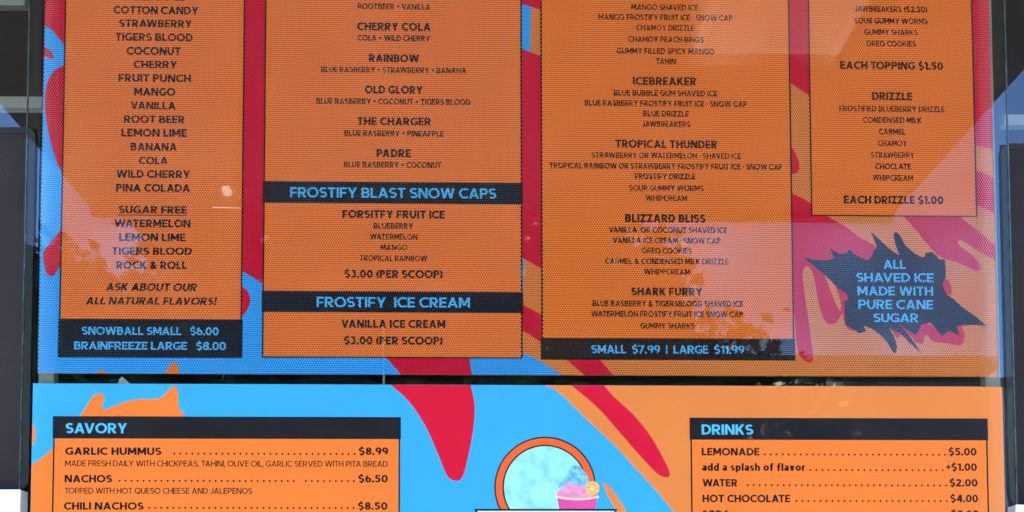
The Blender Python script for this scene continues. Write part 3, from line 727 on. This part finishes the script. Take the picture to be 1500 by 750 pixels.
# ================================================================== what the glass mirrors: trees and a low building across the lot
def tree(x, y, h, rx, label, mi, n=24000):
    t = empty('tree', (x, y, 0), label, 'tree', 'trees across the lot')
    tr = MB().tube((x, y, -.05), (x+.1, y, h*.45), .16, .11).tube((x+.1, y, h*.45), (x, y+.1, h*.8), .11, .04)
    for i in range(6):
        a = random.uniform(0, 6.28); z = h*random.uniform(.3, .6)
        tr.tube((x+.08, y, z), (x+math.cos(a)*rx*.7, y+math.sin(a)*rx*.7, z+h*.2), .05, .02, 6)
    tr.build('trunk', M['bark'], t)
    cl = []
    while len(cl) < 110:
        q = Vector((random.uniform(-1, 1), random.uniform(-1, 1), random.uniform(-1, 1)))
        if q.length < 1: cl.append((q.x*rx*.85, q.y*rx*.85, h*(.57+.36*q.z)))
    vs = []; fs = []
    for i in range(n):
        c = random.choice(cl); s = rx*.15
        p = Vector((x+c[0]+random.gauss(0, s), y+c[1]+random.gauss(0, s), min(c[2]+random.gauss(0, s*.8), h)))
        a = Vector((random.gauss(0, 1), random.gauss(0, 1), random.gauss(0, .6))).normalized(); b = a.orthogonal().normalized(); L = random.uniform(.05, .12)
        k = len(vs); vs += [tuple(p-a*L), tuple(p+b*L*.5), tuple(p+a*L), tuple(p-b*L*.5)]; fs.append((k, k+1, k+2, k+3))
    mesh('crown', vs, fs, LEAF[mi], t)
tree(-2.6, -10.2, 7.0, 1.45, 'tall leafy tree beside the shorter round tree across the lot', 0)
tree(-1.2, -10.6, 7.6, 1.7, 'tallest dark tree across the lot', 2)
tree(.7, -10.2, 7.0, 1.5, 'bushy green tree beside the low building', 1)
tree(-5.8, -10.4, 6.3, 1.5, 'shorter round tree at the open end of the lot', 0)
tree(2.6, -10.3, 5.2, 1.5, 'low spreading tree in front of the low building', 0)
tree(-4.2, -10.6, 6.7, 1.3, 'low dense tree behind the shorter round tree', 1)
hb = empty('low_building', (6, -15, 0), 'low dark building with flat roof across the lot', 'building')
MB().box(4.0, 7.5, -19, -15, 0, 5.95).build('wall', M['stucco'], hb)
MB().box(1.8, 4.0, -19, -15.1, 0, 5.55).build('side_wing', M['stucco'], hb)
MB().box(3.9, 7.6, -19.1, -14.9, 5.95, 6.15).build('roof', M['roof'], hb)
for x in (4.3, 5.6):
    wi = MB().box(x, x+1.0, -15, -14.97, 2.2, 3.9).build('window', M['pane'], hb)
    MB().box(x-.06, x+1.06, -14.97, -14.9, 2.1, 2.2).build('window_sill', M['roof'], wi)

pb = empty('low_building', (10, -17, 0), 'pale grey low building with flat roof at the far end of the lot', 'building')
MB().box(8.3, 15, -21, -17, 0, 6.2).build('wall', M['pale'], pb)
MB().box(8.2, 15.1, -21.1, -16.9, 6.2, 6.35).build('roof', M['roof'], pb)
for x in (9.0, 11.4):
    wi = MB().box(x, x+1.4, -17, -16.97, 2.4, 4.0).build('window', M['pane'], pb)
    MB().box(x-.06, x+1.46, -16.97, -16.9, 2.3, 2.4).build('window_sill', M['roof'], wi)
# torn scrap of tape caught in the gap
c = [at(*p, -.001) for p in ((172, 563), (175, 555), (179, 551.5), (184, 556), (190, 562))]
n = len(c); sv = [tuple(v) for v in c]+[tuple(v+Vector((0, .0006, 0))) for v in c]
sf = [tuple(range(n)), tuple(range(2*n-1, n-1, -1))]+[(i, n+i, n+(i+1) % n, (i+1) % n) for i in range(n)]
tag(mesh('tape_scrap', sv, sf, M['tape']), 'small torn grey tape scrap in the dark gap between the boards', 'tape')
